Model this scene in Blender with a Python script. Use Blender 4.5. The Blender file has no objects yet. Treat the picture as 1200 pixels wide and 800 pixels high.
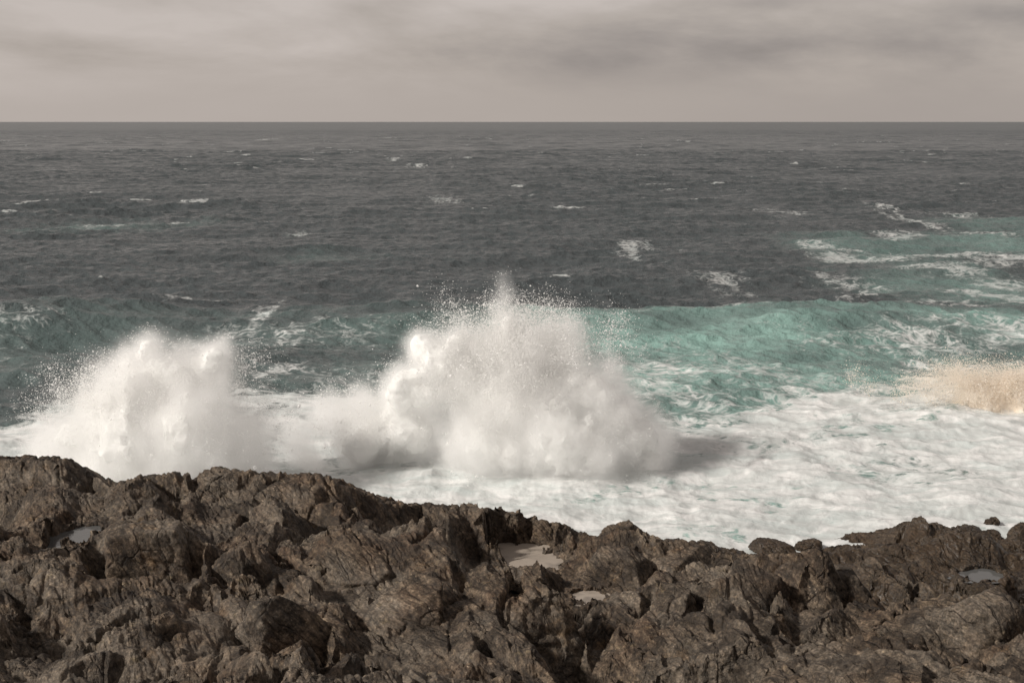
import bpy, bmesh, math
import numpy as np
from mathutils import Vector

F32 = np.float32
C = bpy.context.scene.collection
scene = bpy.context.scene
RNG = np.random.default_rng(7)

# ------------------------------------------------------------------ camera
CAM_H = 18.0
PITCH = math.atan((400 - 142.5) / 1667.0)
FPX = 1667.0
cp, sp = math.cos(PITCH), math.sin(PITCH)
cam = bpy.data.cameras.new('camera')
cam.lens = 50.0
cam.sensor_width = 36.0
cam.clip_start = 0.5
cam.clip_end = 200000
co = bpy.data.objects.new('camera', cam)
co.location = (0, 0, CAM_H)
co.rotation_euler = (math.pi / 2 - PITCH, 0, 0)
C.objects.link(co)
scene.camera = co


def at(u, v, Y):
    """point of the place seen at photo position (u, v), Y metres out"""
    a = (u - 600) / FPX
    b = (400 - v) / FPX
    t = Y / (cp + b * sp)
    return (t * a, Y, CAM_H + t * (-sp + b * cp))


def on_sea(u, v, z=0.0):
    a = (u - 600) / FPX
    b = (400 - v) / FPX
    t = (CAM_H - z) / (sp - b * cp)
    return (t * a, t * (cp + b * sp))


# ------------------------------------------------------------------ noise
_p = np.random.default_rng(11).permutation(256).astype(np.int32)
PERM = np.concatenate([_p, _p, _p])
_g = np.random.default_rng(12).normal(size=(256, 3)).astype(F32)
GRAD3 = _g / np.linalg.norm(_g, axis=1, keepdims=True)
_a = np.arange(256) / 256 * 2 * np.pi
GRAD2 = np.stack([np.cos(_a), np.sin(_a)], 1).astype(F32)


def _fade(t):
    return t * t * t * (t * (t * 6 - 15) + 10)


def perlin2(x, y, seed=0):
    x = np.asarray(x, F32); y = np.asarray(y, F32)
    xi = np.floor(x); yi = np.floor(y)
    xf = x - xi; yf = y - yi
    xi = (xi.astype(np.int32) + seed * 37) & 255
    yi = (yi.astype(np.int32) + seed * 91) & 255
    u = _fade(xf); w = _fade(yf)
    def g(i, j):
        h = PERM[PERM[(xi + i) & 255] + ((yi + j) & 255)]
        gr = GRAD2[h]
        return gr[..., 0] * (xf - i) + gr[..., 1] * (yf - j)
    a = g(0, 0); a = a + u * (g(1, 0) - a)
    b = g(0, 1); b = b + u * (g(1, 1) - b)
    return (a + w * (b - a)) * 1.5


def perlin3(x, y, z, seed=0):
    x = np.asarray(x, F32); y = np.asarray(y, F32); z = np.asarray(z, F32)
    xi = np.floor(x); yi = np.floor(y); zi = np.floor(z)
    xf = x - xi; yf = y - yi; zf = z - zi
    xi = (xi.astype(np.int32) + seed * 37) & 255
    yi = (yi.astype(np.int32) + seed * 91) & 255
    zi = (zi.astype(np.int32) + seed * 53) & 255
    u = _fade(xf); v = _fade(yf); w = _fade(zf)
    def g(i, j, k):
        h = PERM[PERM[PERM[(xi + i) & 255] + ((yi + j) & 255)] + ((zi + k) & 255)]
        gr = GRAD3[h]
        return gr[..., 0] * (xf - i) + gr[..., 1] * (yf - j) + gr[..., 2] * (zf - k)
    def row(j, k):
        a = g(0, j, k)
        return a + u * (g(1, j, k) - a)
    a = row(0, 0); a = a + v * (row(1, 0) - a)
    b = row(0, 1); b = b + v * (row(1, 1) - b)
    return (a + w * (b - a)) * 1.5


def fbm2(x, y, octv=4, seed=0, gain=0.5, ridged=False):
    s = 0; a = 1.0; f = 1.0
    for o in range(octv):
        n = perlin2(x * f, y * f, seed + o * 7)
        if ridged:
            n = 1 - 2 * np.abs(n)
        s = s + a * n
        a *= gain; f *= 2.03
    return s


def fbm3(x, y, z, octv=4, seed=0, gain=0.5, ridged=False):
    s = 0; a = 1.0; f = 1.0
    for o in range(octv):
        n = perlin3(x * f, y * f, z * f, seed + o * 7)
        if ridged:
            n = 1 - 2 * np.abs(n)
        s = s + a * n
        a *= gain; f *= 2.03
    return s


def sstep(a, b, x):
    t = np.clip((x - a) / (b - a), 0, 1)
    return t * t * (3 - 2 * t)


# ------------------------------------------------------------------ mesh helpers
def mesh_from(name, V, Fc, smooth=True):
    """V n x 3, Fc m x k (k = 3 or 4)"""
    me = bpy.data.meshes.new(name)
    V = np.ascontiguousarray(V, F32); Fc = np.ascontiguousarray(Fc, np.int32)
    n, m, k = len(V), len(Fc), Fc.shape[1]
    me.vertices.add(n)
    me.vertices.foreach_set('co', V.ravel())
    me.loops.add(m * k)
    me.loops.foreach_set('vertex_index', Fc.ravel())
    me.polygons.add(m)
    me.polygons.foreach_set('loop_start', np.arange(m, dtype=np.int32) * k)
    me.update(calc_edges=True)
    if smooth:
        me.polygons.foreach_set('use_smooth', np.ones(m, bool))
    return me


def grid_faces(nr, nc):
    i = np.arange(nr * nc, dtype=np.int32).reshape(nr, nc)
    return np.stack([i[:-1, :-1], i[:-1, 1:], i[1:, 1:], i[1:, :-1]], -1).reshape(-1, 4)


def attr(me, name, arr):
    a = me.attributes.new(name, 'FLOAT', 'POINT')
    a.data.foreach_set('value', np.ascontiguousarray(arr, F32).ravel())


def link(name, me, mat, parent=None):
    o = bpy.data.objects.new(name, me)
    if mat is not None:
        me.materials.append(mat)
    C.objects.link(o)
    if parent is not None:
        o.parent = parent
    return o


def tag(o, label=None, cat=None, group=None, kind=None):
    if label: o['label'] = label
    if cat: o['category'] = cat
    if group: o['group'] = group
    if kind: o['kind'] = kind


# ------------------------------------------------------------------ node helpers
class NT:
    def __init__(self, tree):
        self.t = tree
        tree.nodes.clear()

    def n(self, typ, _ins=None, **props):
        nd = self.t.nodes.new(typ)
        for k, v in props.items():
            setattr(nd, k, v)
        for k, v in (_ins or {}).items():
            s = nd.inputs[k]
            if isinstance(v, bpy.types.NodeSocket):
                self.t.links.new(v, s)
            else:
                s.default_value = v
        return nd

    def math(self, op, a, b=0.0, c=0.0, clamp=False):
        nd = self.n('ShaderNodeMath', {0: a, 1: b, 2: c}, operation=op, use_clamp=clamp)
        return nd.outputs[0]

    def ramp(self, fac, stops, interp='LINEAR'):
        nd = self.n('ShaderNodeValToRGB', {0: fac})
        cr = nd.color_ramp
        cr.interpolation = interp
        while len(cr.elements) < len(stops):
            cr.elements.new(0.5)
        for e, (p, c) in zip(cr.elements, stops):
            e.position = p
            e.color = (c, c, c, 1) if isinstance(c, (int, float)) else (*c, 1)
        return nd.outputs[0]

    def maprange(self, v, a, b, c=0.0, d=1.0, smooth=False):
        nd = self.n('ShaderNodeMapRange', {0: v, 1: a, 2: b, 3: c, 4: d})
        if smooth:
            nd.interpolation_type = 'SMOOTHSTEP'
        return nd.outputs[0]

    def mix(self, f, a, b, blend='MIX'):
        nd = self.n('ShaderNodeMix', None, data_type='RGBA', blend_type=blend)
        for k, v in ((0, f), (6, a), (7, b)):
            s = nd.inputs[k]
            if isinstance(v, bpy.types.NodeSocket):
                self.t.links.new(v, s)
            elif isinstance(v, tuple):
                s.default_value = (*v, 1)
            else:
                s.default_value = v
        return nd.outputs[2]

    def noise(self, vec, scale, detail=3.0, rough=0.5, dist=0.0):
        nd = self.n('ShaderNodeTexNoise', {'Vector': vec, 'Scale': scale, 'Detail': detail, 'Roughness': rough, 'Distortion': dist})
        return nd.outputs[0]

    def mapping(self, vec, scale=(1, 1, 1), rot=(0, 0, 0), loc=(0, 0, 0)):
        return self.n('ShaderNodeMapping', {'Vector': vec, 'Scale': scale, 'Rotation': rot, 'Location': loc}).outputs[0]

    def attr(self, name):
        return self.n('ShaderNodeAttribute', None, attribute_name=name).outputs['Fac']


def new_mat(name):
    m = bpy.data.materials.new(name)
    m.use_nodes = True
    return m, NT(m.node_tree)


# ------------------------------------------------------------------ materials
def rock_material(name, tint=(1.22, 1.06, 0.90), wet=0.0):
    m, t = new_mat(name)
    geo = t.n('ShaderNodeNewGeometry')
    P = geo.outputs['Position']
    sep = t.n('ShaderNodeSeparateXYZ', {0: P})
    # bedding: streaks drawn out along the strike and dipping steeply
    fw = t.n('ShaderNodeTexNoise', {'Vector': P, 'Scale': 0.22, 'Detail': 2.0})
    fv = t.n('ShaderNodeVectorMath', {0: fw.outputs['Color'], 'Scale': 2.0}, operation='SCALE')
    PF = t.n('ShaderNodeVectorMath', {0: P, 1: fv.outputs[0]}, operation='ADD').outputs[0]
    PB = t.mapping(t.mapping(PF, rot=(0, 0, -0.37)), rot=(0, 0.55, 0))
    strat = t.mapping(PB, scale=(2.4, 0.35, 0.9))
    strat2 = t.mapping(PB, scale=(9.0, 0.8, 2.4))
    n5 = t.noise(strat2, 1.0, 5, 0.65, 0.5)
    cw = t.n('ShaderNodeTexNoise', {'Vector': P, 'Scale': 1.6, 'Detail': 3.0})
    cv_ = t.n('ShaderNodeVectorMath', {0: cw.outputs['Color'], 'Scale': 0.55}, operation='SCALE')
    cp_ = t.n('ShaderNodeVectorMath', {0: t.mapping(PB, scale=(1.5, 0.55, 0.9)), 1: cv_.outputs[0]}, operation='ADD').outputs[0]
    vc1 = t.n('ShaderNodeTexVoronoi', {'Vector': cp_, 'Scale': 1.0}, feature='DISTANCE_TO_EDGE').outputs['Distance']
    vc2 = t.n('ShaderNodeTexVoronoi', {'Vector': cp_, 'Scale': 3.1}, feature='DISTANCE_TO_EDGE').outputs['Distance']
    crack = t.math('MULTIPLY', t.maprange(vc1, 0.0, 0.05), t.math('ADD', t.math('MULTIPLY', t.maprange(vc2, 0.0, 0.05), 0.25), 0.75))
    n1 = t.noise(P, 0.55, 5, 0.6)
    n2 = t.noise(strat, 2.2, 6, 0.65, 0.4)
    n3 = t.noise(P, 7.0, 5, 0.7)
    n4 = t.noise(P, 30.0, 3, 0.6)
    col = t.ramp(n2, [(0.34, (0.018, 0.0148, 0.012)), (0.45, (0.042, 0.034, 0.027)), (0.54, (0.083, 0.069, 0.055)), (0.70, (0.175, 0.150, 0.122))])
    # brown and grey patches
    col = t.mix(t.ramp(n1, [(0.45, 0.0), (0.65, 0.6)]), col, (0.058, 0.036, 0.022), 'MIX')
    grey = t.ramp(t.noise(t.mapping(P, loc=(7, 19, 3)), 0.38, 4, 0.6), [(0.44, 0.0), (0.58, 0.75)])
    col = t.mix(grey, col, t.mix(n2, (0.030, 0.029, 0.028), (0.175, 0.168, 0.155)))
    col = t.mix(t.math('MULTIPLY', t.ramp(n3, [(0.50, 0.0), (0.66, 1.0)]), 0.5), col, (0.17, 0.146, 0.118))
    # pale lichen and barnacle specks in patches
    vor = t.n('ShaderNodeTexVoronoi', {'Vector': P, 'Scale': 9.0, 'Randomness': 1.0})
    spots = t.ramp(vor.outputs['Distance'], [(0.10, 1.0), (0.24, 0.0)])
    patch = t.ramp(t.noise(P, 0.9, 4, 0.65), [(0.54, 0.0), (0.66, 1.0)])
    spk = t.math('MULTIPLY', spots, patch)
    col = t.mix(t.math('MULTIPLY', spk, 0.8), col, (0.36, 0.33, 0.29))
    lich = t.math('MULTIPLY', t.ramp(t.noise(P, 2.6, 6, 0.72), [(0.60, 0.0), (0.68, 1.0)]), 0.5)
    col = t.mix(lich, col, (0.17, 0.15, 0.10))
    och = t.math('MULTIPLY', t.ramp(t.noise(t.mapping(P, loc=(31, 4, 2)), 0.8, 5, 0.7), [(0.60, 0.0), (0.72, 1.0)]), 0.55)
    col = t.mix(och, col, (0.115, 0.075, 0.034))
    # near-black patches with ragged edges, set by noise to raise the rock's contrast
    blk = t.ramp(t.noise(t.mapping(P, loc=(13, 8, 21)), 0.55, 6, 0.68, 0.5), [(0.50, 0.0), (0.57, 0.8)])
    col = t.mix(blk, col, t.mix(n3, (0.012, 0.010, 0.008), (0.040, 0.033, 0.027)))
    # dark, seaweed-black wet band near the water
    wz = t.math('ADD', sep.outputs[2], t.math('MULTIPLY', t.noise(P, 0.5, 4, 0.6), 2.0))
    wetb = t.maprange(wz, 2.7, 4.1, 1.0, 0.0, True)
    col = t.mix(t.math('MULTIPLY', wetb, 0.72), col, t.mix(n3, (0.012, 0.010, 0.008), (0.05, 0.036, 0.022)))
    fine = t.math('ADD', t.math('MULTIPLY', t.noise(P, 11.0, 5, 0.72), 0.68), t.math('MULTIPLY', n5, 0.32))
    col = t.mix(t.math('MULTIPLY', t.math('SUBTRACT', 1.0, crack), 0.45), col, (0.014, 0.011, 0.009))
    col = t.mix(1.0, col, t.ramp(fine, [(0.36, 0.30), (0.5, 0.85), (0.64, 1.9)]), 'MULTIPLY')
    col = t.mix(1.0, col, tuple(tint), 'MULTIPLY')
    hgt = t.math('ADD', t.math('ADD', t.math('MULTIPLY', n2, 0.7), t.math('MULTIPLY', n5, 0.45)), t.math('ADD', t.math('ADD', t.math('MULTIPLY', n3, 0.6), t.math('MULTIPLY', n4, 0.18)), t.math('MULTIPLY', crack, 0.4)))
    bst = t.ramp(t.noise(t.mapping(P, loc=(5, 2, 40)), 0.7, 3, 0.6), [(0.40, 0.30), (0.60, 1.0)])
    b = t.n('ShaderNodeBump', {'Height': hgt, 'Strength': bst, 'Distance': 0.14})
    rough = t.math('SUBTRACT', t.ramp(n3, [(0.3, 0.62), (0.7, 0.92)]), t.math('MULTIPLY', wetb, 0.34))
    bs = t.n('ShaderNodeBsdfPrincipled', {'Base Color': col, 'Roughness': rough, 'Normal': b.outputs[0], 'Specular IOR Level': 0.35})
    out = t.n('ShaderNodeOutputMaterial', {'Surface': bs.outputs[0]})
    return m


def sea_material():
    m, t = new_mat('sea_water')
    geo = t.n('ShaderNodeNewGeometry')
    tc = t.n('ShaderNodeTexCoord').outputs['Object']
    flat = t.mapping(tc, scale=(1, 1, 0.0))
    cover, teal, tan, far = t.attr('foam'), t.attr('teal'), t.attr('tan'), t.attr('far')
    # lacy foam: warped ridged noise
    wn = t.n('ShaderNodeTexNoise', {'Vector': flat, 'Scale': 0.35, 'Detail': 2.0})
    wv = t.n('ShaderNodeVectorMath', {0: wn.outputs['Color'], 1: (0.5, 0.5, 0.5)}, operation='SUBTRACT')
    ws = t.n('ShaderNodeVectorMath', {0: wv.outputs[0], 'Scale': 2.6}, operation='SCALE')
    wp = t.n('ShaderNodeVectorMath', {0: flat, 1: ws.outputs[0]}, operation='ADD').outputs[0]
    def ridge(vec, sc, det, ro=0.5):
        n = t.noise(vec, sc, det, ro)
        return t.math('SUBTRACT', 1.0, t.math('MULTIPLY', t.math('ABSOLUTE', t.math('SUBTRACT', n, 0.5)), 4.2), clamp=True)
    r1 = ridge(wp, 0.42, 2.0)
    r2 = ridge(t.mapping(wp, scale=(0.8, 1.15, 1), loc=(17, 5, 0)), 1.25, 2.5, 0.6)
    r3 = t.noise(t.mapping(wp, loc=(3, 41, 0)), 3.2, 4.0, 0.65)
    lace = t.math('ADD', t.math('MULTIPLY', r1, 0.30), t.math('ADD', t.math('MULTIPLY', r2, 0.33), t.math('MULTIPLY', r3, 0.37)))
    d = t.math('ADD', lace, t.math('SUBTRACT', cover, 1.0))
    foam = t.math('MULTIPLY', t.maprange(d, -0.07, 0.30, 0.0, 1.0, True), t.attr('thick'))
    # aerated teal water and dark deep water
    var = t.noise(flat, 0.12, 3, 0.55)
    deep = t.mix(var, (0.050, 0.060, 0.064), (0.070, 0.080, 0.083))
    tealc = t.mix(var, (0.165, 0.285, 0.255), (0.26, 0.39, 0.355))
    water = t.mix(t.math('MULTIPLY', teal, 1.0, clamp=True), deep, tealc)
    # foam: bright bubbles with thin greyer patches
    fn = t.noise(wp, 0.8, 5, 0.62)
    strk = t.noise(t.mapping(wp, scale=(0.35, 1.0, 1.0), rot=(0, 0, 0.12)), 0.55, 5, 0.6, 0.8)
    fcol0 = t.mix(t.ramp(strk, [(0.40, 1.0), (0.56, 0.0)]), (0.71, 0.71, 0.70), (0.53, 0.57, 0.56))
    fcol = t.mix(t.ramp(fn, [(0.34, 0.0), (0.60, 1.0)]), (0.48, 0.50, 0.49), fcol0)
    fcol = t.mix(tan, fcol, (0.70, 0.61, 0.50))
    col = t.mix(foam, water, fcol)
    # ripples
    rp = t.mapping(flat, scale=(0.75, 1.0, 1.0), rot=(0, 0, 0.25))
    rip = t.math('ADD', t.noise(rp, 0.55, 4, 0.6), t.math('MULTIPLY', t.noise(rp, 2.3, 3, 0.6), 0.35))
    fb = t.math('ADD', t.noise(wp, 1.1, 5, 0.6), t.math('MULTIPLY', strk, 0.8))
    bw = t.n('ShaderNodeBump', {'Height': rip, 'Strength': 0.9, 'Distance': 0.55})
    bf = t.n('ShaderNodeBump', {'Height': fb, 'Strength': 0.40, 'Distance': 0.22})
    ws_ = t.n('ShaderNodeBsdfPrincipled', {'Base Color': water, 'Roughness': t.math('ADD', t.maprange(far, 0.0, 1.0, 0.18, 0.31), t.math('MULTIPLY', t.math('SUBTRACT', t.noise(t.mapping(flat, scale=(0.35, 1, 1)), 0.02, 4, 0.6), 0.5), 0.22)), 'IOR': 1.33, 'Specular IOR Level': 0.40, 'Normal': bw.outputs[0]})
    fs_ = t.n('ShaderNodeBsdfPrincipled', {'Base Color': fcol, 'Roughness': 0.8, 'Specular IOR Level': 0.2, 'Normal': bf.outputs[0]})
    mx = t.n('ShaderNodeMixShader', {0: foam, 1: ws_.outputs[0], 2: fs_.outputs[0]})
    t.n('ShaderNodeOutputMaterial', {'Surface': mx.outputs[0]})
    return m


def spray_material(name, col, trans=0.45):
    m, t = new_mat(name)
    d = t.n('ShaderNodeBsdfDiffuse', {'Color': (*col, 1)})
    tr = t.n('ShaderNodeBsdfTranslucent', {'Color': (*col, 1)})
    mx = t.n('ShaderNodeMixShader', {0: trans, 1: d.outputs[0], 2: tr.outputs[0]})
    t.n('ShaderNodeOutputMaterial', {'Surface': mx.outputs[0]})
    return m


def core_material(name, a, b):
    m, t = new_mat(name)
    P = t.n('ShaderNodeNewGeometry').outputs['Position']
    n = t.noise(P, 0.45, 5, 0.6)
    col = t.mix(t.ramp(n, [(0.35, 0.0), (0.65, 1.0)]), a, b)
    h = t.noise(P, 1.6, 6, 0.7)
    bp = t.n('ShaderNodeBump', {'Height': h, 'Strength': 0.25, 'Distance': 0.4})
    bs = t.n('ShaderNodeBsdfPrincipled', {'Base Color': col, 'Roughness': 1.0, 'Specular IOR Level': 0.0, 'Normal': bp.outputs[0]})
    t.n('ShaderNodeOutputMaterial', {'Surface': bs.outputs[0]})
    return m


def pool_material(name, base, rough, foam=0.0):
    m, t = new_mat(name)
    P = t.n('ShaderNodeNewGeometry').outputs['Position']
    n = t.noise(P, 3.0, 4, 0.6)
    if foam > 0:
        f = t.ramp(t.noise(P, 1.3, 5, 0.65, 0.6), [(0.32, 0.35 * foam), (0.52, foam)])
        col = t.mix(f, base, (0.42, 0.36, 0.30))
        ro = t.math('ADD', rough, t.math('MULTIPLY', f, 0.5))
    else:
        col, ro = (*base, 1), rough
    bp = t.n('ShaderNodeBump', {'Height': n, 'Strength': 0.25, 'Distance': 0.03})
    bs = t.n('ShaderNodeBsdfPrincipled', {'Base Color': col, 'Roughness': ro, 'IOR': 1.33, 'Normal': bp.outputs[0]})
    t.n('ShaderNodeOutputMaterial', {'Surface': bs.outputs[0]})
    return m


M_ROCK = rock_material('shore_rock')
M_BOULDER = rock_material('boulder_rock', (1.30, 1.14, 0.98))
M_SEA = sea_material()

# ------------------------------------------------------------------ terrain
# control points: photo position and distance of the rock surface (the broad shape only)
CTRL = [
    # far rim
    (-120, 532, 50), (-40, 532, 50), (30, 530, 50), (80, 538, 50), (112, 552, 49.5), (134, 572, 48.5),
    (152, 562, 47), (205, 556, 47), (245, 548, 47), (275, 547, 47), (330, 553, 47), (385, 558, 47), (430, 574, 47.5), (465, 588, 48.5),
    (505, 592, 51), (545, 592, 51.5), (592, 600, 51.5), (632, 602, 51.5), (668, 620, 51.8), (700, 634, 52),
    (730, 620, 53.5), (768, 622, 53.5), (800, 630, 54), (840, 638, 54), (880, 644, 54), (920, 648, 54.5), (965, 644, 55), (1010, 638, 55),
    (1060, 634, 55), (1105, 622, 55), (1140, 618, 55), (1175, 634, 55), (1215, 644, 55), (1320, 646, 55),
    # left half
    (-100, 570, 46), (40, 565, 46.5), (100, 585, 45), (20, 615, 42), (85, 628, 41), (130, 625, 42), (30, 650, 38), (-100, 640, 38),
    (170, 590, 44), (250, 585, 44), (330, 580, 44), (400, 590, 44.5), (450, 610, 44.5),
    (170, 640, 38.5), (280, 640, 39), (360, 630, 40), (430, 640, 41), (490, 630, 43.5),
    (60, 700, 33.5), (170, 720, 33), (280, 710, 34), (370, 705, 35), (440, 690, 37), (520, 680, 39.5),
    (0, 800, 28), (150, 800, 28), (300, 800, 28.5), (420, 780, 30), (-150, 800, 28),
    # dark gully between the crag and the pools
    (560, 650, 44), (600, 690, 41), (640, 720, 39.5), (570, 720, 37), (600, 640, 49), (640, 650, 48.5), (660, 665, 46.5), (720, 690, 44), (690, 692, 43.5),
    # right half
    (760, 665, 47), (800, 655, 48.5), (740, 720, 40), (820, 690, 43.5), (870, 690, 43.5), (868, 725, 40.5), (930, 690, 43.5), (960, 670, 47.5),
    (1040, 670, 48.5), (1120, 665, 48.5), (1190, 670, 48.5), (1000, 705, 43), (1080, 715, 42), (1160, 720, 41), (1260, 690, 44),
    (540, 790, 30.5), (660, 790, 31), (780, 780, 32.5), (900, 780, 33), (1020, 770, 34), (1140, 780, 33), (1300, 780, 33),
    (640, 750, 35), (760, 745, 36.5), (940, 745, 37), (1060, 745, 37.5), (1180, 750, 36.5),
]
PTS = np.array([at(*c) for c in CTRL])
extra = [(x, y, z) for x, y, z in [(-24, 57, 1.0), (-15, 55.5, 0.2), (-8, 55, 0.0), (-2, 56.5, -0.6), (4, 58, -1.0), (10, 60.5, -1.2), (17, 61.5, -1.2), (24, 61.5, -1.2),
                                   (-24, 64, -3), (-12, 62, -3), (0, 63, -3), (10, 66, -3), (22, 67, -3), (-18, 20, 8), (0, 20, 7.5), (18, 20, 7), (-9, 24, 7.2), (9, 24, 6.6)]]
PTS = np.concatenate([PTS, np.array(extra)])


def tps_fit(P, lam=0.25):
    n = len(P)
    d = np.linalg.norm(P[:, None, :2] - P[None, :, :2], axis=-1)
    K = np.where(d > 0, d * d * np.log(d + 1e-9), 0) + np.eye(n) * lam
    Q = np.concatenate([np.ones((n, 1)), P[:, :2]], 1)
    A = np.block([[K, Q], [Q.T, np.zeros((3, 3))]])
    return np.linalg.solve(A, np.concatenate([P[:, 2], np.zeros(3)]))


def tps_eval(P, w, x, y):
    s = w[-3] + w[-2] * x + w[-1] * y
    for (px, py, _), wi in zip(P, w[:-3]):
        r2 = (x - px) ** 2 + (y - py) ** 2 + 1e-9
        s = s + wi * 0.5 * r2 * np.log(r2)
    return s


TPS = tps_fit(PTS)
# fan grid: columns of constant x / y, rows of constant y
NT_, NR_ = 1640, 860
tcol = np.linspace(-0.50, 0.50, NT_)
yrow = np.concatenate([np.linspace(19, 26, 60, endpoint=False), np.linspace(26, 57, 720, endpoint=False), np.linspace(57, 68, 80)])
NR_ = len(yrow)
GX = (yrow[:, None] * tcol[None, :]).astype(F32)
GY = np.repeat(yrow[:, None], NT_, 1).astype(F32)
# coarse evaluation of the spline, then bilinear to the fan grid
cy = np.linspace(18.5, 68.5, 120); ct = np.linspace(-0.51, 0.51, 150)
CZ = tps_eval(PTS, TPS, cy[:, None] * ct[None, :], np.repeat(cy[:, None], 150, 1))
fi = (yrow - cy[0]) / (cy[1] - cy[0]); i0 = np.floor(fi).astype(int); ff = (fi - i0)[:, None]
fj = (tcol - ct[0]) / (ct[1] - ct[0]); j0 = np.floor(fj).astype(int); fg = (fj - j0)[None, :]
MACRO = (CZ[i0][:, j0] * (1 - ff) * (1 - fg) + CZ[i0 + 1][:, j0] * ff * (1 - fg) + CZ[i0][:, j0 + 1] * (1 - ff) * fg + CZ[i0 + 1][:, j0 + 1] * ff * fg).astype(F32)

STRIKE = np.array([0.36, -0.933]); ACROSS = np.array([0.933, 0.36])
wx = GX + 1.1 * fbm2(GX * 0.22, GY * 0.22, 3, 1)
wy = GY + 1.1 * fbm2(GX * 0.22, GY * 0.22, 3, 2)
S_ = wx * STRIKE[0] + wy * STRIKE[1]
A_ = wx * ACROSS[0] + wy * ACROSS[1]
H = MACRO - 0.42
# ribs of bedding: steep on one side
per = 1.5
ph = A_ / per + 0.35 * fbm2(S_ * 0.25, A_ * 0.5, 3, 5)
saw = ph - np.floor(ph)
saw = np.where(saw < 0.72, saw / 0.72, (1 - saw) / 0.28)
leftw = sstep(4.5, 6.2, MACRO)
H = H + (saw - 0.5) * (0.30 + 0.62 * leftw) * (0.6 + 0.8 * sstep(-0.4, 0.5, fbm2(GX * 0.15, GY * 0.15, 2, 9)))
ph2 = A_ / 0.62 + 0.5 * fbm2(S_ * 0.35, A_ * 0.8, 3, 6)
saw2 = ph2 - np.floor(ph2)
saw2 = np.where(saw2 < 0.65, saw2 / 0.65, (1 - saw2) / 0.35)
H = H + (saw2 - 0.5) * 0.62 * leftw * sstep(-0.25, 0.35, fbm2(GX * 0.22, GY * 0.22, 2, 10) + 0.03 * (36 - GY))
H = H + 0.16 * fbm2(S_ * 0.28, A_ * 0.6, 4, 3, 0.5, ridged=True) - 0.05
H = H.astype(F32)


def gy_index(y):
    return np.searchsorted(yrow, y)


def macro_at(x, y):
    r = int(np.clip(gy_index(y), 0, NR_ - 1)); c = int(np.clip((x / y + 0.5) * (NT_ - 1), 0, NT_ - 1))
    return float(MACRO[r, c])


def height_at(x, y):
    r = int(np.clip(gy_index(y), 0, NR_ - 1)); c = int(np.clip((x / y + 0.5) * (NT_ - 1), 0, NT_ - 1))
    return float(H[r, c])


def stamp(x, y, ztop, size, elong, yaw, dip, dipdir, rng, sides=7, steep=(1.4, 4.5)):
    """raise the ground to one angular block: the lowest of a gently dipping top plane and steep side planes"""
    R = size * elong * 1.25
    r0, r1 = gy_index(y - R), gy_index(y + R)
    if r1 <= r0 + 1:
        return
    c0 = int(np.clip(((x - R) / max(y - R, 5) + 0.5) * (NT_ - 1), 0, NT_ - 1)) if x - R < 0 else int(np.clip(((x - R) / (y + R) + 0.5) * (NT_ - 1), 0, NT_ - 1))
    c1 = int(np.clip(((x + R) / max(y - R, 5) + 0.5) * (NT_ - 1), 0, NT_ - 1)) if x + R > 0 else int(np.clip(((x + R) / (y + R) + 0.5) * (NT_ - 1), 0, NT_ - 1))
    c1 += 1
    if c1 <= c0 + 1:
        return
    sl = (slice(r0, r1), slice(c0, c1))
    dx = GX[sl] - x; dy = GY[sl] - y
    # slight bending of the faces
    bx = dx + 0.10 * size * perlin2(GX[sl] * 1.3 / size, GY[sl] * 1.3 / size, 21)
    by = dy + 0.10 * size * perlin2(GX[sl] * 1.3 / size, GY[sl] * 1.3 / size, 22)
    a = bx * math.cos(yaw) + by * math.sin(yaw)       # long axis
    b = -bx * math.sin(yaw) + by * math.cos(yaw)
    a = a / elong
    z = ztop + dip * (bx * math.cos(dipdir) + by * math.sin(dipdir))
    base = rng.uniform(0, 2 * math.pi)
    for k in range(sides):
        th = base + (k + rng.uniform(-0.3, 0.3)) * 2 * math.pi / sides
        sl_ = rng.uniform(*steep)
        d = size * rng.uniform(0.55, 0.95)
        z = np.minimum(z, ztop + sl_ * (d - (a * math.cos(th) + b * math.sin(th))))
    # open bedding lines across the face
    bl = np.abs(perlin2(a * 0.5 / size + x, b * rng.uniform(2.0, 4.5) / min(size, 0.8), 23))
    z = z - 0.035 * min(size, 1.0) * np.clip(1 - bl * 5, 0, 1)
    # second, tilted facet
    th = rng.uniform(0, 2 * math.pi)
    z = np.minimum(z, ztop + 0.12 * size + rng.uniform(0.25, 0.8) * (0.25 * size - (a * math.cos(th) + b * math.sin(th))))
    H[sl] = np.maximum(H[sl], z.astype(F32))


rb = np.random.default_rng(42)
YAW = math.atan2(STRIKE[1], STRIKE[0])
# scattered jointed blocks, large to small
def scatter(n, smin, smax, lift, ymin=23, ymax=56, steep=(1.4, 4.5), elx=1.0, spread=0.35):
    for _ in range(n):
        y = ymin + (ymax - ymin) * rb.random() ** 1.1
        x = rb.uniform(-0.47, 0.47) * y
        mz = macro_at(x, y)
        if mz < 0.2:
            continue
        s = smin * (smax / smin) ** (rb.random() ** 1.6)
        # reef to the right is broken into small knobs, the left crag into long ribs
        crag = float(sstep(4.2, 5.8, mz))
        el = (rb.uniform(1.1, 1.6) + crag * rb.uniform(0.2, 1.4)) * elx
        yaw = YAW + rb.normal(0, spread if rb.random() < 0.8 else 1.2)
        zt = height_at(x, y) + s * rb.uniform(*lift)
        stamp(x, y, zt, s, el, yaw, rb.uniform(0.05, 0.55), rb.normal(0.25, 0.7), rb, sides=int(rb.integers(5, 8)), steep=steep)
scatter(85, 1.5, 3.2, (0.05, 0.40), steep=(0.7, 2.2), elx=1.7, spread=0.22)
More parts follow.
